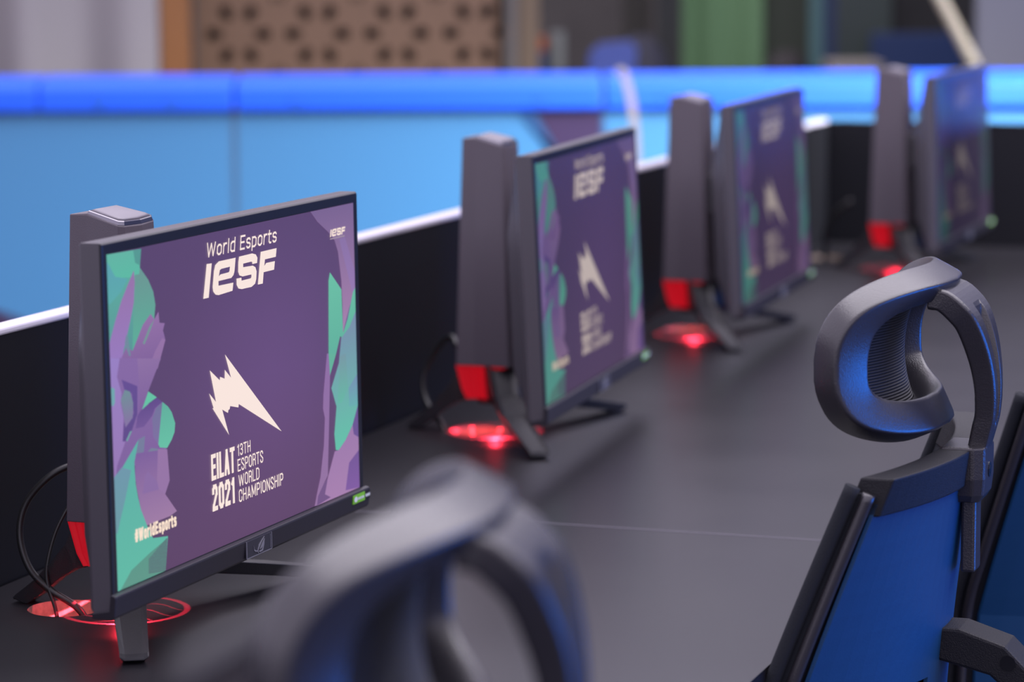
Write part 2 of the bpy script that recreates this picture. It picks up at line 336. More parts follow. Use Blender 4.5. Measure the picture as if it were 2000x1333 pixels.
([(179.9,-132.6),(190.3,-128.3),(182.0,-144.5),(196.3,-150.1),(161.3,-152.8),(164.8,-143.2)],(112,82,130),(112,82,130)),
]
STAR=[(-42.5,32.7),(80.4,-61.9),(-15.3,-19.8),(-16.3,-23.1),(-34.3,-19.0),(-35.7,-21.9),(-38.3,-22.1),(-39.6,-25.0),(-51.8,-19.8),(-38.4,-46.9),(-71.0,-16.9),(-72.4,-15.6),(-70.2,-15.6),(-78.8,-0.1),(-64.7,-10.4),(-76.0,21.8),(-55.2,9.2),(-54.3,12.5),(-44.7,9.3),(-43.8,17.9),(-30.8,8.5)]
LET=[[(-76.0,123.9),(-65.1,123.5),(-73.7,91.5),(-85.2,91.6)],[(-13.3,123.6),(-16.6,110.8),(-19.0,107.3),(-24.1,105.0),(-51.9,105.0),(-52.2,100.5),(-19.8,100.0),(-22.1,92.3),(-52.8,91.5),(-59.0,92.7),(-63.7,96.1),(-64.9,100.3),(-61.1,115.7),(-58.0,121.0),(-50.0,123.8)],[(-5.6,123.8),(23.7,124.0),(31.8,122.2),(35.3,118.6),(34.2,113.5),(23.4,113.5),(23.2,115.6),(21.0,116.2),(2.9,116.1),(2.7,112.6),(24.4,111.9),(30.2,109.7),(32.6,105.5),(31.3,97.9),(28.5,93.6),(20.2,91.3),(-1.8,91.6),(-9.0,93.0),(-12.8,97.0),(-12.7,103.1),(-1.8,102.8),(-1.7,99.9),(18.5,99.9),(20.5,101.0),(20.7,103.6),(1.1,103.7),(-6.0,105.5),(-8.7,109.4),(-7.7,118.9)],[(43.0,123.6),(79.8,123.7),(77.6,115.2),(52.3,115.2),(50.4,108.8),(55.0,111.3),(75.1,111.1),(72.7,102.8),(48.5,102.8),(45.9,91.8),(34.6,92.0)]]
HOLE=[(-26.3,116.2),(-44.9,116.1),(-48.5,115.2),(-50.9,109.5),(-47.3,110.9),(-29.5,111.1),(-27.7,112.1)]

def _o(w, h, c=.16): return [(c, 0), (w - c, 0), (w, c), (w, h - c), (w - c, h), (c, h), (0, h - c), (0, c), (c, 0)]
GLYPHS = {
 'W': (.86, [[(0, 1), (.2, 0), (.43, .95), (.66, 0), (.86, 1)]]), 'o': (.42, [_o(.42, .72, .13)]),
 'r': (.28, [[(0, 0), (0, .72)], [(0, .5), (.14, .72), (.30, .72)]]), 'l': (.02, [[(0, 0), (0, 1)]]),
 'd': (.42, [[(.42, 0), (.42, 1)], [(.42, .72), (.13, .72), (0, .59), (0, .13), (.13, 0), (.42, 0)]]),
 ' ': (.16, []), 'E': (.44, [[(.44, 1), (0, 1), (0, 0), (.44, 0)], [(0, .52), (.38, .52)]]),
 's': (.38, [[(.38, .6), (.27, .72), (.11, .72), (0, .62), (0, .47), (.1, .38), (.28, .36), (.38, .26), (.38, .1), (.27, 0), (.11, 0), (0, .12)]]),
 'p': (.42, [[(0, -.26), (0, .72)], [(0, .72), (.29, .72), (.42, .59), (.42, .13), (.29, 0), (0, 0)]]),
 't': (.26, [[(.07, .95), (.07, .13), (.16, 0), (.28, 0)], [(-.06, .70), (.28, .70)]]),
 'I': (.02, [[(.01, 0), (.01, 1)]]), 'L': (.40, [[(0, 1), (0, 0), (.40, 0)]]), 'A': (.5, [[(0, 0), (.25, 1), (.5, 0)], [(.09, .27), (.41, .27)]]),
 'T': (.48, [[(0, 1), (.48, 1)], [(.24, 1), (.24, 0)]]),
 '2': (.44, [[(0, .76), (0, .86), (.12, 1), (.32, 1), (.44, .86), (.44, .68), (.02, .12), (0, 0), (.44, 0)]]), '0': (.46, [_o(.46, 1)]),
 '1': (.22, [[(0, .80), (.18, 1), (.18, 0)]]), '3': (.42, [[(0, .82), (.12, 1), (.30, 1), (.42, .86), (.42, .66), (.3, .52), (.16, .52)], [(.3, .52), (.42, .38), (.42, .14), (.3, 0), (.12, 0), (0, .18)]]),
 'H': (.46, [[(0, 0), (0, 1)], [(.46, 0), (.46, 1)], [(0, .52), (.46, .52)]]),
 'S': (.44, [[(.44, .78), (.44, .86), (.32, 1), (.12, 1), (0, .86), (0, .70), (.44, .32), (.44, .14), (.32, 0), (.12, 0), (0, .14), (0, .22)]]),
 'P': (.44, [[(0, 0), (0, 1), (.32, 1), (.44, .87), (.44, .58), (.32, .45), (0, .45)]]), 'O': (.48, [_o(.48, 1)]),
 'R': (.44, [[(0, 0), (0, 1), (.32, 1), (.44, .87), (.44, .62), (.32, .50), (0, .50)], [(.32, .50), (.42, .38), (.45, 0)]]),
 'D': (.46, [[(0, 0), (0, 1), (.3, 1), (.46, .84), (.46, .16), (.3, 0), (0, 0)]]), 'C': (.44, [[(.44, .70), (.44, .86), (.32, 1), (.12, 1), (0, .86), (0, .14), (.12, 0), (.32, 0), (.44, .14), (.44, .32)]]),
 'M': (.62, [[(0, 0), (0, 1), (.31, .15), (.62, 1), (.62, 0)]]), 'N': (.46, [[(0, 0), (0, 1), (.46, 0), (.46, 1)]]),
 '#': (.5, [[(.12, 0), (.2, 1)], [(.34, 0), (.42, 1)], [(0, .33), (.5, .33)], [(0, .67), (.5, .67)]])}
SW, SH = 543.4, 305.6
def screen_bm():
    bm = bmesh.new(); lay = bm.loops.layers.float_color.new('Col'); k = [0]
    def poly(pts, top, bot=None, tri=True):
        bot = bot or top; k[0] += 1; y = -0.0007 - 0.00001 * k[0]
        q = []
        for p in pts:
            if not q or (abs(p[0] - q[-1][0]) + abs(p[1] - q[-1][1])) > 0.05: q.append(p)
        ys = [p[1] for p in q]; lo, hi = min(ys), max(ys)
        vs = [bm.verts.new((p[0] / 1000, y, p[1] / 1000)) for p in q]
        f = bm.faces.new(vs); f.normal_update()
        if f.normal.y > 0: f.normal_flip()
        ct, cb = rgb(*top), rgb(*bot)
        for l in f.loops:
            s = (l.vert.co.z * 1000 - lo) / max(1e-6, hi - lo)
            l[lay] = (*[cb[i] + (ct[i] - cb[i]) * s for i in range(3)], 1)
        bmesh.ops.triangulate(bm, faces=[f])
    hw, hh = SW / 2, SH / 2
    # background in a grid of soft purple shades
    nx, ny = 8, 6
    g = [[bm.verts.new((-hw / 1000 + SW / 1000 * i / nx, -0.0007, -hh / 1000 + SH / 1000 * j / ny)) for i in range(nx + 1)] for j in range(ny + 1)]
    for j in range(ny):
        for i in range(nx):
            f = bm.faces.new((g[j][i], g[j][i + 1], g[j + 1][i + 1], g[j + 1][i]))
            for l in f.loops:
                x = l.vert.co.x * 1000 / hw; z = l.vert.co.z * 1000 / hh
                b = math.exp(-((x - 0.25) ** 2) / 0.5 - ((z - 0.0) ** 2) / 0.7)
                l[lay] = (*rgb(84 + 16 * b + 5 * max(0, -z), 62 + 10 * b, 100 + 20 * b - 4 * max(0, -z)), 1)
    for pts, a, b in ART: poly(pts, a, b)
    CR = (250, 230, 220)
    poly(STAR, CR); [poly(l, CR) for l in LET]; poly(HOLE, (92, 70, 112))
    s = 37.2 / (79.8 + 76.0)
    small = lambda pts: [(212.1 + (x + 76.0) * s, 129.8 + (z - 123.7) * s) for x, z in pts]
    for l in LET: poly(small(l), (248, 226, 212))
    poly(small(HOLE), (122, 100, 135))
    poly([(209.7, 120.8), (247, 120.8), (247, 119.4), (209.7, 119.4)], (160, 142, 158))
    # written lines, drawn as even strokes
    def text(s_, x0, x1, z0, z1, sw=0.16, shear=0.0, col=CR, cap=None):
        k[0] += 1; lc = (*rgb(*col), 1)
        adv = []; X = 0
        for ch in s_:
            gw, strokes = GLYPHS[ch]; adv.append((X, strokes)); X += gw + sw + 0.10
        X -= 0.10
        zs = [p[1] for _, st in adv for q in st for p in q]; lo, hi = min(zs) - sw / 2 * 1.0, max(zs) + sw / 2
        Hh = z1 - z0; sz = Hh / (hi - lo); sx = (x1 - x0 - shear * Hh) / X
        wz = sw * sz; wx = sw * sx           # stroke weight follows the box
        def mp(ox, p): 
            z = (p[1] - lo) * sz; return ((x0 + (ox + sw / 2 + p[0]) * sx + shear * z), z0 + z)
        wt = min(wz, wx * 1.0) if sw > .3 else (wz + wx) / 2 * .8
        def quad(pts):
            vs = [bm.verts.new((x / 1000, -0.0007 - 0.00001 * k[0], z / 1000)) for x, z in pts]
            f = bm.faces.new(vs); f.normal_update()
            if f.normal.y > 0: f.normal_flip()
            for l in f.loops: l[lay] = lc
        for ox, st in adv:
            for q in st:
                P = [mp(ox, p) for p in q]
                for (ax, az), (bx, bz) in zip(P, P[1:]):
                    dx, dz = bx - ax, bz - az; L = math.hypot(dx, dz)
                    if L < 1e-6: continue
                    dx /= L; dz /= L; h = wt / 2; e = h * .98 if (abs(dx) < .2 or abs(dz) < .2) else h * .5
                    quad([(ax - dx * e - dz * h, az - dz * e + dx * h), (bx + dx * e - dz * h, bz + dz * e + dx * h), (bx + dx * e + dz * h, bz + dz * e - dx * h), (ax - dx * e + dz * h, az - dz * e - dx * h)])
    text('World Esports', -77.6, 82.6, 126.6, 144.0, 0.15, 0.18)
    text('EILAT', -79.0, -27.5, -86.3, -58.6, 0.30)
    text('2021', -78.8, -29.2, -116.2, -88.5, 0.30)
    text('13TH', -21.8, 8.2, -70.8, -59.0, 0.16)
    text('ESPORTS', -22.2, 36.0, -86.1, -73.5, 0.16)
    text('WORLD', -21.0, 26.4, -101.4, -89.0, 0.16)
    text('CHAMPIONSHIP', -21.2, 81.2, -116.6, -104.0, 0.16)
    text('#WorldEsports', -237.2, -154.4, -117.5, -102.5, 0.32, 0, (250, 226, 205))
    return bm
def screen_mat(name, s):
    m = mat(name, (0.012, 0.011, 0.016), 0.36, 0.28)
    nt = m.node_tree; b = nt.nodes['Principled BSDF']
    at = nt.nodes.new('ShaderNodeAttribute'); at.attribute_name = 'Col'
    nt.links.new(at.outputs['Color'], b.inputs['Emission Color']); b.inputs['Emission Strength'].default_value = s
    return m

# ---------------- monitors ----------------
def housing_bm():
    bm = bmesh.new()
    def r(hx, zt, zb, y): return [Vector((-hx, y, zb)), Vector((hx, y, zb)), Vector((hx, y, zt)), Vector((-hx, y, zt))]
    rs = [r(.2717, .1528, -.1528, .0035), r(.2717, .1528, -.1528, -.0008), r(.2810, .1622, -.1700, -.0015), r(.2825, .1640, -.1715, .0008),
          r(.2825, .1640, -.1715, .019), r(.2800, .1615, -.1690, .0225), r(.262, .140, -.158, .029), r(.238, .060, -.110, .050), r(.14, .030, -.085, .057)]
    rings(bm, rs)
    return bm
def recolor_housing(o):
    # front ring glossy darker, rest charcoal
    for p in o.data.polygons:
        p.material_index = 1 if p.center.y < -0.0003 and abs(p.normal.y) > 0.5 else 0
def column_bm():
    bm = bmesh.new()
    poly = [(-.030, .172), (-.030, .153), (-.0375, .115), (-.030, .111), (0, .108), (.030, .111), (.0375, .115), (.030, .153), (.030, .172)]
    def ring(sx, dyf, dyr, z, slope=0):
        out = []
        for x, y in poly:
            f = (y - .108) / .064
            yy = y - dyf * (1 - f) + dyr * f
            zz = z - slope * max(0, (.153 - y)) if slope else z
            out.append(Vector((x * sx, yy, zz)))
        return out
    rings(bm, [ring(1.15, .011, .010, .094), ring(1.12, .008, .008, .16), ring(1.0, .0, .0, .402, 0.24)])
    return bm
def cap_bms():
    p = [(-.029, .153), (-.0365, .115), (-.030, .1115), (0, .1088), (.030, .1115), (.0365, .115), (.029, .153)]
    cx, cy = 0, .132
    def ring(k, dz):
        return [Vector((cx + (x - cx) * k, cy + (y - cy) * k, .402 - .24 * max(0, .153 - (cy + (y - cy) * k)) + dz)) for x, y in p]
    a = bmesh.new(); rings(a, [ring(1.0, .0002), ring(.96, .0035), ring(.93, .0042)])
    b = bmesh.new(); rings(b, [ring(.93, .0040), ring(.75, .0062), ring(.4, .0078)])
    return a, b
HUB = Vector((0, .137, 0))
def leg_bm(foot, w0=.046, w1=.028):
    d = (Vector(foot) - HUB); d.z = 0; Rr = d.length; d.normalize(); s = Vector((-d.y, d.x, 0))
    top = [(.012, .100), (.038, .094), (.060, .062), (.10, .040), (Rr * .75 if Rr > .18 else .085, .024), (Rr, .011)]
    bot = [(.012, .046), (.030, .044), (.050, .040), (.085, .028), (Rr * .72 if Rr > .18 else .080, .012), (Rr - .012, .0)]
    if Rr < .16: top = [(.012, .1), (.047, .094), (.060, .066), (.078, .046), (.098, .026), (Rr, .010)]; bot = [(.012, .046), (.034, .044), (.050, .040), (.070, .028), (.090, .012), (Rr - .012, 0)]
    bm = bmesh.new(); rs = []
    for (rt, zt), (rb, zb) in zip(top, bot):
        f = (rt - .012) / (Rr - .012); w = w0 + (w1 - w0) * f
        wi = w * .62
        T = HUB + d * rt; B = HUB + d * rb
        rs.append([T - s * w / 2 + Vector((0, 0, zt)), T - s * wi / 2 + Vector((0, 0, zt - .004 * (1 - f) - .0015)), T + s * wi / 2 + Vector((0, 0, zt - .004 * (1 - f) - .0015)), T + s * w / 2 + Vector((0, 0, zt)),
                   B + s * w * .36 + Vector((0, 0, zb)), B - s * w * .36 + Vector((0, 0, zb))])
    rs.append([p + d * .004 + Vector((0, 0, -.004 if i < 4 else 0)) for i, p in enumerate(rs[-1])])
    rings(bm, rs); bmesh.ops.recalc_face_normals(bm, faces=bm.faces)
    return bm
def fins_bm():
    # ribbed core: the column outline carried down and drawn in, with upright grooves
    poly = [(-.0345, .182), (-.034, .150), (-.043, .106), (-.034, .100), (0, .097), (.034, .100), (.043, .106), (.034, .150), (.0345, .182)]
    P = []
    for i in range(len(poly)):
        a, b = Vector(poly[i]), Vector(poly[(i + 1) % len(poly)]); n = max(2, int((b - a).length / .0022)); n += n % 2
        P += [a + (b - a) * k / n for k in range(n)]
    P = P[:len(P) - len(P) % 4]; c = Vector((0, .139)); bm = bmesh.new(); rs = []
    for z, sc_, dy in ((.047, .62, .006), (.060, .70, .008), (.0945, .84, .009)):
        rs.append([Vector((c.x + (p.x - c.x) * sc_ * g, c.y + (p.y - c.y) * sc_ * g + dy, z)) for k, p in enumerate(P) for g in [1.0 if (k % 4) < 2 else .80]])
    rings(bm, rs); bmesh.ops.recalc_face_normals(bm, faces=bm.faces)
    return bm

def make_monitor():
    t = thing('gaming_monitor', '', 'monitor')
    legs = []
    for ft, w0, w1 in (((-.198, .022, 0), .040, .028), ((.212, .014, 0), .040, .028), ((0, .256, 0), .026, .024)):
        obj('leg', leg_bm(ft, w0, w1), M_plastic, t, bevel=.0012)
    f = obj('light_fins', fins_bm(), M_red, t); f['label'] = 'ribbed base core glowing red'
    bm = bmesh.new(); cyl(bm, HUB + Vector((0, 0, .0405)), HUB + Vector((0, 0, .0455)), .024, .026, 32); obj('base_ring', bm, M_plastic, t)
    bm = bmesh.new(); cyl(bm, HUB + Vector((0, 0, .0396)), HUB + Vector((0, 0, .0404)), .010, .010, 24); obj('light_lens', bm, M_redlens, t)['label'] = 'glowing red light lens'
    col = obj('column', column_bm(), M_column, t, bevel=.0012)
    a, b = cap_bms(); obj('cap_rim', a, M_chrome, col)['label'] = 'shiny chamfered rim of the column top'
    obj('top_cap', b, M_capgrey, col, smooth=True)
    bm = bmesh.new(); box(bm, -.03, .03, .05, .115, .205, .275); obj('support_arm', bm, M_plastic, t, bevel=.004)
    h = obj('housing', housing_bm(), [M_housing, M_bezel], t, bevel=.0007); recolor_housing(h)
    bm = bmesh.new(); box(bm, -.2722, .2722, -.0006, .0030, -.1532, .1532); bz = obj('panel_bezel', bm, M_gloss, h)
    s = obj('screen', screen_bm(), None, t)
    # chin bar
    bm = bmesh.new(); prism(bm, [(-.0015, -.1532), (-.0062, -.1545), (-.0068, -.1565), (-.0050, -.1738), (-.0020, -.1765), (.018, -.1765), (.018, -.171), (.0005, -.168)], -.2868, .2868, lambda x, y, z: (z, x, y))
    ch = obj('chin', bm, M_chin, t, bevel=.0008)
    bm = bmesh.new(); box(bm, -.0198, .0382, -.0073, -.0060, -.1735, -.1563); obj('clear_plate', bm, M_film, ch, bevel=.0003)
    bm = bmesh.new()
    for x0, x1, z0, z1 in ((-.0198, -.0188, -.1735, -.1563), (.0372, .0382, -.1735, -.1563), (.0345, .0350, -.1720, -.1580), (-.0198, .0382, -.1735, -.1729)):
        box(bm, x0, x1, -.0078, -.0070, z0, z1)
    obj('plate_edge', bm, M_filmedge, ch)
    # winged slanting emblem
    bm = bmesh.new()
    for q in ([(21, -157.6), (14.5, -160.5), (8.0, -164), (5.2, -168), (5.0, -170), (9.5, -165.8), (15, -161.5)],
              [(21.2, -159.6), (19.6, -166), (16.8, -171.2), (10, -171.6), (7, -170.2), (9.6, -170.2), (14.5, -169.8), (16.2, -167.0), (13, -168.2), (10.4, -168.6), (14, -165)],
              [(-4.0, -162.4), (-2.6, -166.5), (1.4, -168.4), (4.2, -168.9), (3.6, -170.0), (.4, -169.6), (-3, -168.0)],
              [(3.0, -168.2), (4.6, -168.8), (7.2, -172.0), (5.8, -171.9)]):
        vs = [[bm.verts.new((x / 1000, y, z / 1000)) for x, z in q] for y in (-.0079, -.0074)]
        bm.faces.new(vs[0]); bm.faces.new(list(reversed(vs[1])))
        for i in range(len(q)):
            j = (i + 1) % len(q); bm.faces.new((vs[0][i], vs[0][j], vs[1][j], vs[1][i]))
    bmesh.ops.recalc_face_normals(bm, faces=bm.faces)
    obj('emblem', bm, mat('emblem_grey', (0.17, 0.17, 0.21), 0.3), ch)['label'] = 'pale grey winged emblem'
    bm = bmesh.new(); box(bm, .241, .2717, -.0072, -.0055, -.1660, -.1568); st = obj('green_sticker', bm, M_green, ch); st['label'] = 'small green sticker with white mark'
    bm = bmesh.new(); box(bm, .2719, .2860, -.0071, -.0055, -.1660, -.1568); obj('black_sticker', bm, M_black, ch)['label'] = 'small black sticker'
    bm = bmesh.new()
    # eye mark + five blurred letters on the green part, short word on the black part
    n = 20
    bm.faces.new([bm.verts.new((.2475 + .0042 * math.cos(-k * 2 * math.pi / n), -.0075, -.1615 + .0030 * math.sin(-k * 2 * math.pi / n))) for k in range(n)])
    for k in range(6): 
        x = .2530 + k * .0028; box(bm, x, x + .0019, -.0075, -.0073, -.1630, -.1605)
    for k in range(4):
        x = .2735 + k * .0030; box(bm, x, x + .0021, -.0075, -.0072, -.1632, -.1603)
    obj('sticker_print', bm, M_white, ch)
    return t, h, s, ch
mon0, mh, ms, mc = make_monitor()
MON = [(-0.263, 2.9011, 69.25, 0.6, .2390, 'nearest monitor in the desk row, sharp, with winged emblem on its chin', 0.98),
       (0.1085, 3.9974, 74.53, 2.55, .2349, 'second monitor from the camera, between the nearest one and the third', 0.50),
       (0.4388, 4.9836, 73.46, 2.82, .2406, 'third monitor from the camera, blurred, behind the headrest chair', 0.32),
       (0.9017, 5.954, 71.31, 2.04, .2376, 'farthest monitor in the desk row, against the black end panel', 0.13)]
mons = []
for i, (x, y, yaw, tilt, zc, lab, es) in enumerate(MON):
    t = mon0 if i == 0 else copy_tree(mon0)
    mons.append(t)
for i, (x, y, yaw, tilt, zc, lab, es) in enumerate(MON):
    t = mons[i]
    t.location = (x, y, 0.75); t.rotation_euler = (0, 0, R(yaw)); tag(t, lab, 'monitor', 'gaming monitors on the desk row')
    for ch in t.children:
        b = ch.name.split('.')[0]
        if b in ('housing', 'screen', 'chin'):
            ch.location = (0, 0, zc); ch.rotation_euler = (-R(tilt), 0, 0)
        if b == 'screen':
            ch.data = ch.data.copy() if i else ch.data
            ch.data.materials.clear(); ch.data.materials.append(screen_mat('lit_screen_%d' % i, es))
    # the red lamp built into the stand throws a ringed light pattern on the desk
    l = bpy.data.lights.new('stand_lamp', 'SPOT'); l.energy = 9.0; l.color = (1, 0.03, 0.06); l.spot_size = R(150); l.spot_blend = .1; l.shadow_soft_size = .0008
    l.use_nodes = True; ln = l.node_tree; em = ln.nodes['Emission']
    tcl = ln.nodes.new('ShaderNodeTexCoord'); sp = ln.nodes.new('ShaderNodeSeparateXYZ'); ln.links.new(tcl.outputs['Normal'], sp.inputs[0])
    def M(op, a, b_=None):
        nd = ln.nodes.new('ShaderNodeMath'); nd.operation = op
        for k_, v_ in enumerate((a, b_)):
            if v_ is None: continue
            if isinstance(v_, (int, float)): nd.inputs[k_].default_value = v_
            else: ln.links.new(v_, nd.inputs[k_])
        return nd.outputs[0]
    zz = M('MAXIMUM', M('ABSOLUTE', sp.outputs['Z']), .05)
    px, py = M('DIVIDE', sp.outputs['X'], zz), M('DIVIDE', sp.outputs['Y'], zz)
    rr = M('SQRT', M('ADD', M('MULTIPLY', px, px), M('MULTIPLY', py, py)))
    ring = M('LESS_THAN', M('ABSOLUTE', M('SUBTRACT', rr, 1.62)), .075)
    vein = M('LESS_THAN', M('ABSOLUTE', M('SINE', M('ADD', M('MULTIPLY', px, 4.5), M('SINE', M('MULTIPLY', py, 3.2))))), .16)
    inner = M('MULTIPLY', M('MULTIPLY', vein, M('LESS_THAN', rr, 1.5)), .55)
    tot = M('ADD', M('ADD', M('MULTIPLY', ring, 1.6), inner), .03)
    ln.links.new(tot, em.inputs['Strength'])
    lo = bpy.data.objects.new('stand_lamp', l); C.objects.link(lo); lo.parent = t; lo.location = HUB + Vector((0, 0, .0385))

# ---------------- cables ----------------
def cable(pts, r, label, grp=None):
    bm = bmesh.new(); tube(bm, pts, r, 10)
    return tag(obj('power_cable', bm, M_cable, smooth=True), label, 'cable', grp)
cable([(-0.414, 2.990, .897), (-0.440, 2.990, .893), (-0.467, 2.985, .882), (-0.493, 2.985, .854), (-0.50, 2.98, .822), (-0.490, 2.97, .790), (-0.469, 2.965, .768), (-0.437, 2.955, .748), (-0.428, 2.953, .715), (-0.428, 2.953, .62)], .0037, 'thick black cable looping from the nearest monitor stand into the desk hole')
cable([(-0.414, 2.990, .868), (-0.440, 2.990, .862), (-0.461, 2.98, .830), (-0.471, 2.97, .795), (-0.4705, 2.965, .773), (-0.462, 2.957, .748), (-0.459, 2.955, .715), (-0.459, 2.955, .62)], .0021, 'thin black cable beside the thick one, dropping into the same desk hole')
cable([(-0.075, 4.07, .862), (-0.085, 4.095, .872), (-0.106, 4.11, .850), (-0.1235, 4.11, .812), (-0.117, 4.09, .778), (-0.093, 4.045, .750), (-0.088, 4.04, .70), (-0.088, 4.04, .62)], .0042, 'black cable curving behind the second monitor stand')
cable([(0.70, 6.135, .875), (0.672, 6.15, .852), (0.652, 6.17, .812), (0.652, 6.18, .765), (0.652, 6.185, .70), (0.652, 6.185, .62)], .006, 'black cable behind the farthest monitor stand')

# ---------------- chairs ----------------
def headrest_surf(u, v):
    # u: -1..1 across, v: -1..1 up; local x, y forward, z
    x = .130 * u; z = 1.0245 + .0655 * v
    c = .050 - .017 * v * v - (.004 * v)
    return Vector((x, c + .045 * u * u, z))
def headrest_frame_bm():
    bm = bmesh.new(); N = 96; rs = []; pts = []
    for k in range(N):
        t = 2 * math.pi * k / N; c, s = math.cos(t), math.sin(t)
        u = math.copysign(abs(c) ** .50, c); v = math.copysign(abs(s) ** (.62 if s > 0 else .50), s)
        pts.append((u, v))
    def der(u, v, e=.01):
        return (headrest_surf(u + e, v) - headrest_surf(u - e, v)) / (2 * e), (headrest_surf(u, v + e) - headrest_surf(u, v - e)) / (2 * e)
    P = [headrest_surf(u, v) for u, v in pts]
    for k in range(N):
        u, v = pts[k]; du, dv = der(u, v); n = dv.cross(du).normalized()      # towards front (+y)
        if n.y < 0: n = -n
        T = (P[(k + 1) % N] - P[k - 1]).normalized(); b = n.cross(T).normalized()
        if b.dot(P[k] - Vector((0, .05, 1.026))) < 0: b = -b                  # outwards
        side = min(1, abs(u)) ** 6 * (1 - abs(v) ** 6)
        wt = .011 + .011 * side + (.0065 if v < -.5 else 0) * min(1, (abs(v) - .5) * 2)  # half width in the surface
        th = .0165
        sec = []
        for m in range(24):
            a = 2 * math.pi * m / 24; ca, sa = math.cos(a), math.sin(a)
            e = .24
            sec.append(P[k] + b * (math.copysign(abs(ca) ** e, ca) * wt) + n * (math.copysign(abs(sa) ** e, sa) * th))
        rs.append(sec)
    vs = [[bm.verts.new(p) for p in r] for r in rs]
    for i in range(N):
        a, b2 = vs[i], vs[(i + 1) % N]
        for j in range(24): bm.faces.new((a[j], a[(j + 1) % 24], b2[(j + 1) % 24], b2[j]))
    bmesh.ops.recalc_face_normals(bm, faces=bm.faces)
    return bm
def uv_grid(bm, f, nu, nv, thick=None):
    uvl = bm.loops.layers.uv.new('UVMap')
    g = [[bm.verts.new(f(-1 + 2 * i / nu, -1 + 2 * j / nv)) for i in range(nu + 1)] for j in range(nv + 1)]
    for j in range(nv):
        for i in range(nu):
            fc = bm.faces.new((g[j][i], g[j][i + 1], g[j + 1][i + 1], g[j + 1][i]))
            for l, (a, b) in zip(fc.loops, ((i, j), (i + 1, j), (i + 1, j + 1), (i, j + 1))): l[uvl].uv = (a / nu, b / nv)
def arm_bm():
    # centre line (y, z), half width, half thickness, slot depth
    st = [(.030, 1.076, .050, .010, 0), (.016, 1.074, .049, .011, 0), (.002, 1.062, .046, .0115, 0), (-.006, 1.050, .041, .0115, .007), (-.013, 1.030, .034, .0115, .008),
          (-.018, 1.008, .027, .0110, .008), (-.0205, .985, .022, .0105, .007), (-.020, .962, .018, .0100, .005), (-.017, .948, .0165, .0100, 0), (-.013, .930, .015, .0095, 0),
          (-.008, .905, .0145, .009, 0), (-.004, .885, .0145, .009, 0)]
    P = catmull([(0, a[0], a[1]) for a in st], 4); W = catmull([(a[2], a[3], a[4]) for a in st], 4)
    bm = bmesh.new(); rs = []
    for i, p in enumerate(P):
        d = (P[min(i + 1, len(P) - 1)] - P[max(i - 1, 0)]).normalized(); n = Vector((0, -d.z, d.y)); n.normalize()
        if n.y > 0: n = -n                                        # rear-facing normal
        if i < 6 and n.z < 0: n = -n
        w, t, g = W[i]; s = w * .36; g = max(0, g)
        X = Vector((1, 0, 0))
        rs.append([p - X * w + n * t * .8, p - X * (w - .003) + n * t, p - X * s + n * t, p - X * (s - .002) + n * (t - g), p + X * (s - .002) + n * (t - g), p + X * s + n * t,
                   p + X * (w - .003) + n * t, p + X * w + n * t * .8, p + X * w - n * t * .8, p + X * (w - .003) - n * t, p - X * (w - .003) - n * t, p - X * w - n * t * .8])
    rings(bm, rs); bmesh.ops.recalc_face_normals(bm, faces=bm.faces)
    return bm
def back_surf(u, z):
    q = max(0, min(1, (.93 - z) / .45))
    y0 = .028 * math.sin(min(1, q * 1.2) * math.pi / 2) + (.0 if q < .8 else -.02 * (q - .8))
    A = .040 + .075 * min(1, q * 1.7)
    w = .212 + .022 * q
    return Vector((w * u, y0 + A * u * u, z))
def panel_bm(z0, z1, off, th, um=1.0, nu=24, nv=20, slots=False):
    bm = bmesh.new()
    def P(u, v, o): p = back_surf(u * um, z0 + (z1 - z0) * (v + 1) / 2); return p + Vector((0, o, 0))
    F = [[bm.verts.new(P(-1 + 2 * i / nu, -1 + 2 * j / nv, off)) for i in range(nu + 1)] for j in range(nv + 1)]
    B = [[bm.verts.new(P(-1 + 2 * i / nu, -1 + 2 * j / nv, off - th)) for i in range(nu + 1)] for j in range(nv + 1)]
    def hole(i, j): return slots and (j % 3 == 1) and j < nv - 7 and (3 <= i < 9 or nu - 9 <= i < nu - 3)
    for j in range(nv):
        for i in range(nu):
            if hole(i, j): continue
            bm.faces.new((F[j][i], F[j][i + 1], F[j + 1][i + 1], F[j + 1][i]))
            bm.faces.new((B[j][i], B[j + 1][i], B[j + 1][i + 1], B[j][i + 1]))
            for (ni, nj, a, b) in ((i - 1, j, (j, i), (j + 1, i)), (i + 1, j, (j + 1, i + 1), (j, i + 1)), (i, j - 1, (j, i + 1), (j, i)), (i, j + 1, (j + 1, i), (j + 1, i + 1))):
                if ni < 0 or nj < 0 or ni >= nu or nj >= nv or hole(ni, nj):
                    bm.faces.new((F[a[0]][a[1]], F[b[0]][b[1]], B[b[0]][b[1]], B[a[0]][a[1]]))
    bmesh.ops.recalc_face_normals(bm, faces=bm.faces)
    return bm
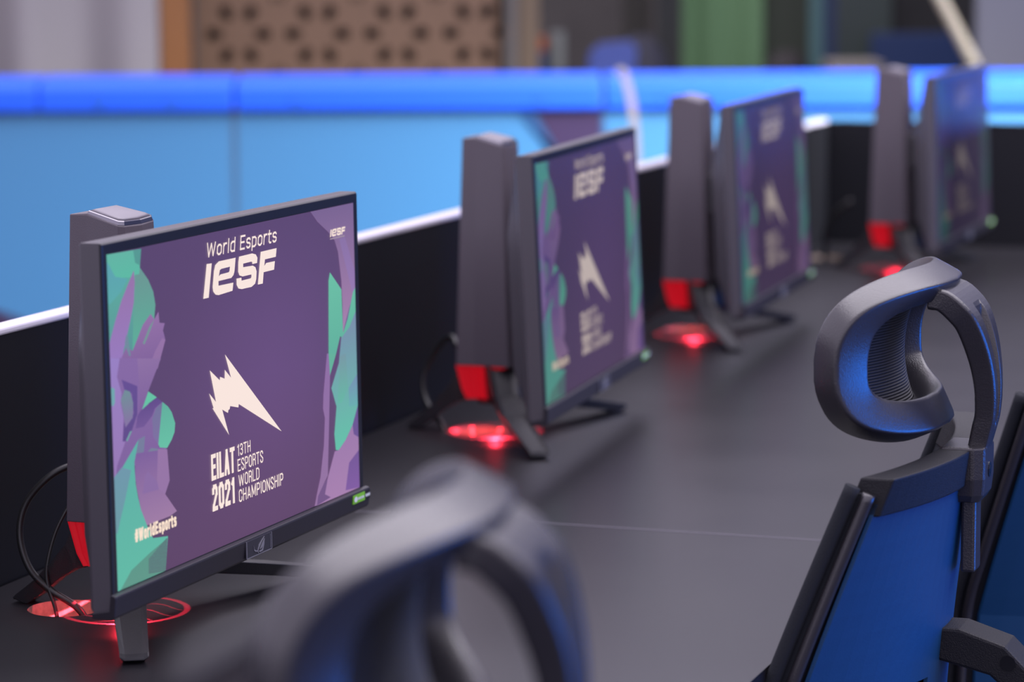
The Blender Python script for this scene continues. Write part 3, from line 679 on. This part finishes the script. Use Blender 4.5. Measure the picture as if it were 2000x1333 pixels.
def make_chair():
    t = thing('office_chair', '', 'chair')
    hf = obj('headrest_frame', headrest_frame_bm(), M_chair, t, smooth=True)
    bm = bmesh.new(); uv_grid(bm, lambda u, v: headrest_surf(u * (.97 - .10 * abs(v) ** 5), v * (.99 - .10 * abs(u) ** 5)) + Vector((0, .0175, 0)), 30, 16)
    mo = obj('headrest_mesh', bm, M_mesh, t, smooth=True); so = mo.modifiers.new('thickness', 'SOLIDIFY'); so.thickness = .003; so.offset = 0
    mo['label'] = 'ribbed dark mesh of the headrest'
    obj('headrest_arm', arm_bm(), M_chair, t, bevel=.0016, smooth=False)
    # bracket holding the arm
    bm = bmesh.new(); rs = []
    for z, k, dy in ((.931, 1, 0), (.900, 1, 0), (.884, .93, 0), (.876, .72, .0)):
        rs.append([Vector((x * k, y * k + dy, z)) for x, y in ((-.030, .020), (-.031, -.012), (-.024, -.0225), (.024, -.0225), (.031, -.012), (.030, .020))])
    rings(bm, rs); bmesh.ops.recalc_face_normals(bm, faces=bm.faces)
    br = obj('arm_bracket', bm, M_chair, t, bevel=.002)
    bm = bmesh.new(); cyl(bm, (0, -.0222, .9065), (0, -.0232, .9065), .0075, .0075, 20); cyl(bm, (0, -.0232, .9065), (0, -.0236, .9065), .0045, .004, 6); obj('screw', bm, M_gloss, br)
    bm = bmesh.new(); box(bm, -.0150, .0150, -.0125, .002, .806, .880); obj('slide_strap', bm, M_chair, t, bevel=.003)
    # backrest: blue shell, dark mesh pad in front, rim tubes, top bar
    obj('back_shell', panel_bm(.47, .905, .0, .004, .955, slots=True), M_chairblue, t, smooth=False)['label'] = 'blue shell with dark slots low down'
    o = obj('back_pad', panel_bm(.47, .915, .020, .012, .985, 20, 14), M_fabric, t)
    for s in (-1, 1):
        bm = bmesh.new(); tube(bm, [back_surf(s * .985, z) + Vector((0, .004, 0)) for z in (.915, .86, .80, .74, .68, .62, .56, .50, .46)], .0062, 12)
        obj('side_rim', bm, M_chair, t, smooth=True)
        bm = bmesh.new(); tube(bm, [back_surf(s * 1.0, z) + Vector((0, .020, 0)) for z in (.922, .86, .80, .74, .68, .62, .56, .50, .46)], .0075, 12)
        obj('edge_piping', bm, M_fabric, t, smooth=True)
    obj('top_bar', panel_bm(.893, .929, .022, .032, .955, 24, 4), M_bar, t, bevel=.002)
    bm = bmesh.new(); box(bm, -.16, .16, .45 - .42, .05, .455, .485)
    obj('lower_bar', bm, M_chair, t, bevel=.004)
    # rear support bracket with screw hole
    bm = bmesh.new(); prism(bm, [(.030, .752), (.0, .752), (-.045, .738), (-.068, .715), (-.078, .66), (-.080, .50), (-.050, .42), (.14, .405), (.14, .43), (-.030, .445), (-.055, .51), (-.052, .66), (-.045, .695), (-.030, .708), (.030, .722)], -.026, .026, lambda x, y, z: (z, x, y))
    sp = obj('back_spine', bm, M_bar, t, bevel=.003)
    bm = bmesh.new(); cyl(bm, (-.0262, -.048, .722), (-.0272, -.048, .722), .0075, .0075, 18); obj('screw_hole', bm, M_gloss, sp)
    # seat, gas lift, star base, casters
    bm = bmesh.new(); box(bm, -.235, .235, .085, .52, .435, .495); obj('seat', bm, M_fabric, t, bevel=.02, seg=3)
    bm = bmesh.new(); box(bm, -.09, .09, .14, .36, .395, .434); obj('seat_mechanism', bm, M_chair, t, bevel=.005)
    bm = bmesh.new(); cyl(bm, (0, .26, .09), (0, .26, .396), .025, .018, 24); obj('gas_lift', bm, M_gloss, t)
    for k in range(5):
        a = R(90 + 72 * k + 20); d = Vector((math.cos(a), math.sin(a), 0)); s = Vector((-d.y, d.x, 0)); c0 = Vector((0, .26, 0))
        bm = bmesh.new(); rings(bm, [[c0 + d * r + s * x * w + Vector((0, 0, z + h * y)) for x, y in ((-1, 0), (1, 0), (1, 1), (-1, 1))] for r, w, z, h in ((.022, .026, .085, .045), (.27, .014, .068, .022))])
        bmesh.ops.recalc_face_normals(bm, faces=bm.faces)
        ba = obj('base_arm', bm, M_chair, t, bevel=.003)
        bm = bmesh.new()
        for q in (-.014, .014):
            p = c0 + d * .265 + Vector((0, 0, .030)) + s * q; cyl(bm, p - s * .008, p + s * .008, .030, .030, 18)
        cyl(bm, c0 + d * .265 + Vector((0, 0, .03)), c0 + d * .265 + Vector((0, 0, .069)), .006, .006, 10)
        obj('caster', bm, M_plastic, ba)
    return t
ch0 = make_chair()
CH = [((0.44, 2.86), YAWD, 'blue-backed office chair in focus at the right, its curved headrest fully visible'),
      ((0.008, 1.60), YAWD + R(8), 'out-of-focus office chair close to the camera, only its headrest showing'),
      ((0.77, 3.27), R(30), 'office chair cut off at the right edge, beyond the chair in focus')]
for i, ((x, y), rz, lab) in enumerate(CH):
    t = ch0 if i == 0 else copy_tree(ch0)
    t.location = (x, y, 0); t.rotation_euler = (0, 0, rz); tag(t, lab, 'chair', 'office chairs along the desk row')
    if i == 1:                                                       # its headrest is pulled up a little
        for ch in t.children:
            if ch.name.split('.')[0] in ('headrest_frame', 'headrest_mesh', 'headrest_arm', 'slide_strap'): ch.location.z += .021

# ---------------- rink barrier ----------------
M_rail = mat('rail_blue_plastic', (0.005, 0.100, 0.78), 0.55, 0.5)
M_board = mat('pale_blue_board', (0.056, 0.198, 0.38), 0.35, 0.5)
M_purple = mat('board_print_purple', rgb(56, 42, 72), 0.4)
M_printblue = mat('board_print_blue', rgb(44, 84, 130), 0.4)
M_jstrip = mat('joint_strip_blue', (0.05, 0.14, 0.26), 0.5)
YR = 7.8
def barrier(x0, x1, label, rail_seams=()):
    t = thing('rink_barrier', label, 'barrier', (x0, YR, 0)); L = x1 - x0
    bm = bmesh.new(); box(bm, .0, L - .012, .03, .06, 0.02, .975); obj('board', bm, M_board, t, bevel=.002)
    xs = [0] + [s - x0 for s in rail_seams] + [L]
    for a, b in zip(xs, xs[1:]):
        bm = bmesh.new(); prism(bm, [(0, .972), (0, 1.030), (.020, 1.045), (.16, 1.060), (.19, 1.045), (.19, .972)], a + .002, b - .002, lambda x, y, z: (z, x, y))
        rl = obj('top_rail', bm, M_rail, t, bevel=.006)
        for q in ((a + .16), (b - .16)):
            bm = bmesh.new(); cyl(bm, (q, .0005, 1.0), (q, -.002, 1.0), .016, .016, 18); obj('bolt_cover', bm, mat('bolt_blue', (0.008, 0.10, 0.5), .5), rl)
    bm = bmesh.new(); box(bm, L - .012, L, .0305, .055, .05, .97); obj('joint_strip', bm, M_jstrip, t)
    bm = bmesh.new(); box(bm, 0.002, L - .002, 0.015, .029, 0.0, .18); obj('kick_plate', bm, M_rail, t)
    return t
barrier(-4.2, -0.722, 'pale blue rink barrier section at the left with a bright blue top rail', (-1.23,))
b2 = barrier(-0.718, 0.24, 'middle rink barrier section between the two board joints, purple print at its right end')
barrier(0.244, 4.2, 'rink barrier section at the right, behind the farther monitors')
def decal(parent, pts, m, name='board_print', lab=None):
    bm = bmesh.new(); prism(bm, pts, .0275, .0298, lambda x, y, z: (x, z, y)); o = obj(name, bm, m, parent)
    if lab: o['label'] = lab
decal(b2, [(.78, .965), (.955, .965), (.955, .30), (.945, .30), (.875, .80)], M_purple, lab='dark purple printed shape')
decal(b2, [(.735, .965), (.775, .965), (.865, .80), (.835, .86)], M_printblue, lab='blue printed streak')
bl = [o for o in C.objects if o.name == 'rink_barrier'][0]
decal(bl, [(2.4, .62), (3.00, .390), (3.40, .2), (2.4, .2)], M_purple)

# bent white strap in front of the barrier
bm = bmesh.new(); path = catmull([(.285, 7.02, 0), (.285, 7.0, .5), (.293, 7.0, .85), (.291, 7.0, .96), (.281, 7.0, 1.04), (.268, 7.0, 1.09), (.258, 7.0, 1.106), (.252, 7.0, 1.10)], 6)
rs = []
for i, p in enumerate(path):
    d = (path[min(i + 1, len(path) - 1)] - path[max(i - 1, 0)]).normalized(); n = Vector((d.z, 0, -d.x)).normalized()
    rs.append([p - n * .010 - Vector((0, .003, 0)), p + n * .010 - Vector((0, .003, 0)), p + n * .010 + Vector((0, .003, 0)), p - n * .010 + Vector((0, .003, 0))])
rings(bm, rs); bmesh.ops.recalc_face_normals(bm, faces=bm.faces)
tag(obj('white_strap', bm, mat('white_strap', (0.30, 0.27, 0.28), .5)), 'bent greyish-white strap standing up in front of the blue rail', 'strap')

# ---------------- behind the barrier ----------------
# pleated curtain
def curtain(name, x0, x1, y, z0, z1, m, folds, amp, label):
    bm = bmesh.new(); n = folds * 16
    rnd = random.Random(name)
    ph = [rnd.uniform(.6, 1.4) for _ in range(folds + 2)]
    F, B = [], []
    for i in range(n + 1):
        s = i / n; a = s * folds; k = int(a); wv = math.sin(2 * math.pi * a) * amp * ph[k]
        x = x0 + (x1 - x0) * s
        F.append([bm.verts.new((x, y + wv, z)) for z in (z0, z1)]); B.append([bm.verts.new((x, y + wv + .004, z)) for z in (z0, z1)])
    for i in range(n):
        bm.faces.new((F[i][0], F[i + 1][0], F[i + 1][1], F[i][1])); bm.faces.new((B[i + 1][0], B[i][0], B[i][1], B[i + 1][1]))
        bm.faces.new((F[i][1], F[i + 1][1], B[i + 1][1], B[i][1]))
    return tag(obj(name, bm, m, smooth=True), label, 'curtain')
curtain('white_curtain', -2.1, -1.112, 9.5, .02, 2.7, mat('white_cloth', (0.205, 0.190, 0.195), .8, .2), 3, .055, 'pale lilac-white curtain in soft folds at the upper left')
curtain('green_curtain', 0.628, 0.925, 11, .02, 2.7, mat('green_cloth', rgb(94, 126, 89), .8, .2), 2, .02, 'plain green curtain hanging in the dark background')
def simple(name, label, cat, m, boxes, group=None, bevel=.004):
    bm = bmesh.new()
    for b in boxes: box(bm, *b)
    return tag(obj(name, bm, m, bevel=bevel), label, cat, group)
simple('wooden_post', 'orange-brown wooden post between the white curtain and the lattice', 'post', mat('orange_wood', rgb(124, 79, 37), .5, var=.1, bscale=30), [(-1.106, -1.016, 9.5, 9.6, 0, 2.7)])
# lattice panel
def lattice():
    t = thing('wooden_lattice_panel', 'carved wooden lattice panel with rows of star-shaped cut-outs', 'panel', (-1.012, 9.70, 0))
    m = mat('carved_wood', rgb(101, 76, 56), .6, var=.15, bscale=25)
    bm = bmesh.new(); es = []
    def loop(pts):
        v = [bm.verts.new((x, 0, z)) for x, z in pts]; es.extend(bm.edges.new((v[k], v[(k + 1) % len(v)])) for k in range(len(v)))
    W, z0, z1 = .985, .55, 1.75
    loop([(0, z0), (W, z0), (W, z1), (0, z1)])
    def petal(cx, cz, a, r0, r1, w):
        ca, sa = math.cos(a), math.sin(a); q = [(r0, 0), (r0 * .6 + r1 * .4, w), (r1 * .9 + r0 * .1, w * .8), (r1, 0), (r1 * .9 + r0 * .1, -w * .8), (r0 * .6 + r1 * .4, -w)]
        loop([(cx + x * ca - y * sa, cz + x * sa + y * ca) for x, y in q])
    for j in range(-3, 4):
        cz = 1.109 + j * .1765
        for i in range(4):
            cx = .135 + i * .2545
            if j % 2 == 0:
                for k in range(6): petal(cx, cz, R(60 * k), .048, .104, .0200)
            if 0 < i + .5 < 4 and i < 3:
                if j % 2 == 0:
                    for k in range(4): petal(cx + .1272, cz + (.088 if k < 2 else -.088), R((65, 115, -65, -115)[k]), .016, .042, .0068)
    bmesh.ops.triangle_fill(bm, edges=es, use_beauty=True)
    for f in bm.faces:
        if f.normal.y > 0: f.normal_flip()
    r = bmesh.ops.extrude_face_region(bm, geom=bm.faces[:])
    for g in r['geom']:
        if isinstance(g, bmesh.types.BMVert): g.co.y += .02
    bmesh.ops.recalc_face_normals(bm, faces=bm.faces)
    obj('carved_panel', bm, m, t)
    bm = bmesh.new(); box(bm, .004, W - .004, .06, .07, .5, 1.8); obj('hole_shade_sheet', bm, mat('hole_shade_black', (0.006, 0.006, 0.008), .8, .1), t)  # black sheet added behind the cut-outs to stand in for their shade
    bm = bmesh.new(); box(bm, -.0, W, -.005, .025, .0, .549); box(bm, -.0, W, -.005, .025, 1.751, 2.6); obj('solid_panel', bm, m, t)
    # raised star ribs between the cut-outs
    return t
lattice()
wd = (0, 0, 0)
simple('grey_post', 'slim grey post beside the lattice panel', 'post', mat('post_grey', rgb(102, 95, 91), .6), [(-.022, .022, 9.8, 9.86, 0, 2.7)])
simple('tan_post', 'tan wooden post right of the slim grey post', 'post', mat('post_tan', rgb(102, 85, 66), .6), [(.027, .094, 9.8, 9.87, 0, 2.7)])
simple('orange_box', 'small orange box stacked beside the tan post', 'box', mat('box_orange', rgb(160, 76, 32), .6), [(.078, .126, 10.5, 10.58, 1.02, 1.068)])
simple('blue_can', 'dark blue container under the small orange box', 'container', mat('can_blue', rgb(36, 60, 100), .5), [(.086, .126, 10.5, 10.58, .80, 1.019)])
simple('storage_cabinet', 'dull brown cabinet carrying the small boxes and the white roll', 'cabinet', mat('cabinet_brown', rgb(88, 70, 49), .6), [(-.01, .26, 10.45, 10.75, 0, .799)])
bm = bmesh.new(); cyl(bm, (.163, 10.55, .80), (.163, 10.55, 1.085), .029, .027, 20)
tag(obj('white_roll', bm, mat('roll_white', rgb(122, 126, 122), .6), smooth=False), 'upright off-white roll beside the small orange box', 'roll')
# blue seat back and dark bag behind the rail
t = thing('blue_chair', 'blue plastic chair tilted behind the rail, right of the white roll', 'chair', (.30, 10.0, 0))
bm = bmesh.new(); prism(bm, [(-.085, .60), (.085, .60), (.125, 1.04), (.105, 1.068), (.0, 1.06), (-.035, 1.03)], 0, .02, lambda x, y, z: (x, z + .12 * (y - .6), y)); obj('backrest', bm, mat('seat_blue', rgb(41, 62, 134), .45), t, bevel=.006)
bm = bmesh.new(); box(bm, -.10, .20, -.32, .0, .45, .47); obj('seat', bm, bpy.data.materials['seat_blue'], t, bevel=.006)
for x in (-.08, .17):
    for y in (-.30, -.03):
        bm = bmesh.new(); cyl(bm, (x, y, 0), (x, y, .46), .012); obj('leg', bm, M_cap, t)
bm = bmesh.new(); cyl(bm, (0, .005, .44), (0, .02, .62), .02); obj('back_post', bm, M_plastic, t)
bm = bmesh.new(); rs = []
for z, rx, ry in ((0.0, .11, .09), (.3, .13, .11), (.7, .13, .11), (.95, .105, .09), (1.04, .07, .06), (1.08, .03, .03)):
    rs.append([Vector((.445 + math.cos(a) * rx * (1 - .0), 10.25 + math.sin(a) * ry, z)) for a in [2 * math.pi * k / 20 for k in range(20)]])
rings(bm, rs); tag(obj('dark_bag', bm, mat('bag_navy', rgb(28, 28, 44), .7), smooth=True), 'tall dark navy bag leaning right of the blue chair', 'bag')
simple('dark_door_frame', 'dark upright door frame left of the green curtain', 'frame', mat('frame_dark', rgb(33, 36, 33), .6), [(.535, .615, 10.9, 11.0, 0, 2.7)])
simple('grey_pillar', 'dull grey-brown pillar between the bag and the dark door frame', 'pillar', mat('pillar_grey', rgb(67, 64, 59), .7), [(.42, .53, 11.3, 11.5, 0, 2.7)])
simple('olive_panel', 'dark olive panel right of the green curtain', 'panel', mat('panel_olive', rgb(60, 67, 54), .7), [(.93, 1.115, 11.1, 11.2, 0, 2.7)])
bm = bmesh.new(); rs = []
for z, rr in ((0, .10), (.5, .13), (.85, .13), (.95, .11), (1.0, .06), (1.01, .02)):
    rs.append([Vector((.985 + math.cos(a) * rr * .75, 10.7 + math.sin(a) * rr * .6, z)) for a in [2 * math.pi * k / 20 for k in range(20)]])
rings(bm, rs); tag(obj('dark_bin', bm, mat('bin_dark', rgb(41, 36, 36), .7), smooth=True), 'rounded dark bin in front of the olive panel', 'bin')
simple('teal_post', 'pale teal upright post right of the olive panel', 'post', mat('post_teal', rgb(65, 100, 100), .5), [(1.058, 1.105, 10.6, 10.65, 0, 2.7)])
simple('blue_post', 'dark blue upright post beside the teal post', 'post', mat('post_blue', rgb(38, 54, 89), .5), [(1.108, 1.160, 10.7, 10.75, 0, 2.7)])
simple('grey_green_panel', 'grey-green panel behind the white bench', 'panel', mat('panel_greygreen', rgb(68, 78, 73), .3), [(1.17, 1.42, 11.2, 11.25, 0, 2.7)])
simple('white_bench', 'pale cream bench top seen just above the rail', 'bench', mat('bench_cream', rgb(132, 126, 116), .6), [(1.09, 1.27, 10.2, 10.5, .945, .985), (1.11, 1.14, 10.22, 10.48, 0, .944), (1.22, 1.25, 10.22, 10.48, 0, .944)])
bm = bmesh.new(); d = Vector((.162, 0, -.305)); a = Vector((1.13, 8.6, 1.42)); b = a + d * 1.75 
cyl(bm, a - d * 1.0, Vector((1.215 + .04, 8.6, 1.42 - .305 * .77)) + d * 3.1, .0185, .0185, 16)
tag(obj('slanted_pole', bm, mat('pole_cream', rgb(139, 130, 112), .5), smooth=True), 'slanted cream pole leaning behind the far monitor', 'pole')
M_dk = mat('rack_dark', rgb(36, 36, 35), .7, var=.5, bscale=14)
simple('dark_rack', 'dark cluttered rack behind the slanted pole', 'rack', M_dk, [(1.37, 1.76, 11.3, 11.6, 0, 2.7)])
simple('blue_board', 'dark blue board across the dark rack', 'board', mat('board_blue', rgb(32, 54, 96), .5), [(1.31, 1.66, 10.9, 10.94, .0, 1.06)])
simple('white_partition', 'large pale grey-white partition at the upper right corner', 'partition', mat('partition_white', rgb(112, 113, 120), .6), [(1.475, 2.6, 9.5, 9.56, 0, 2.7)])
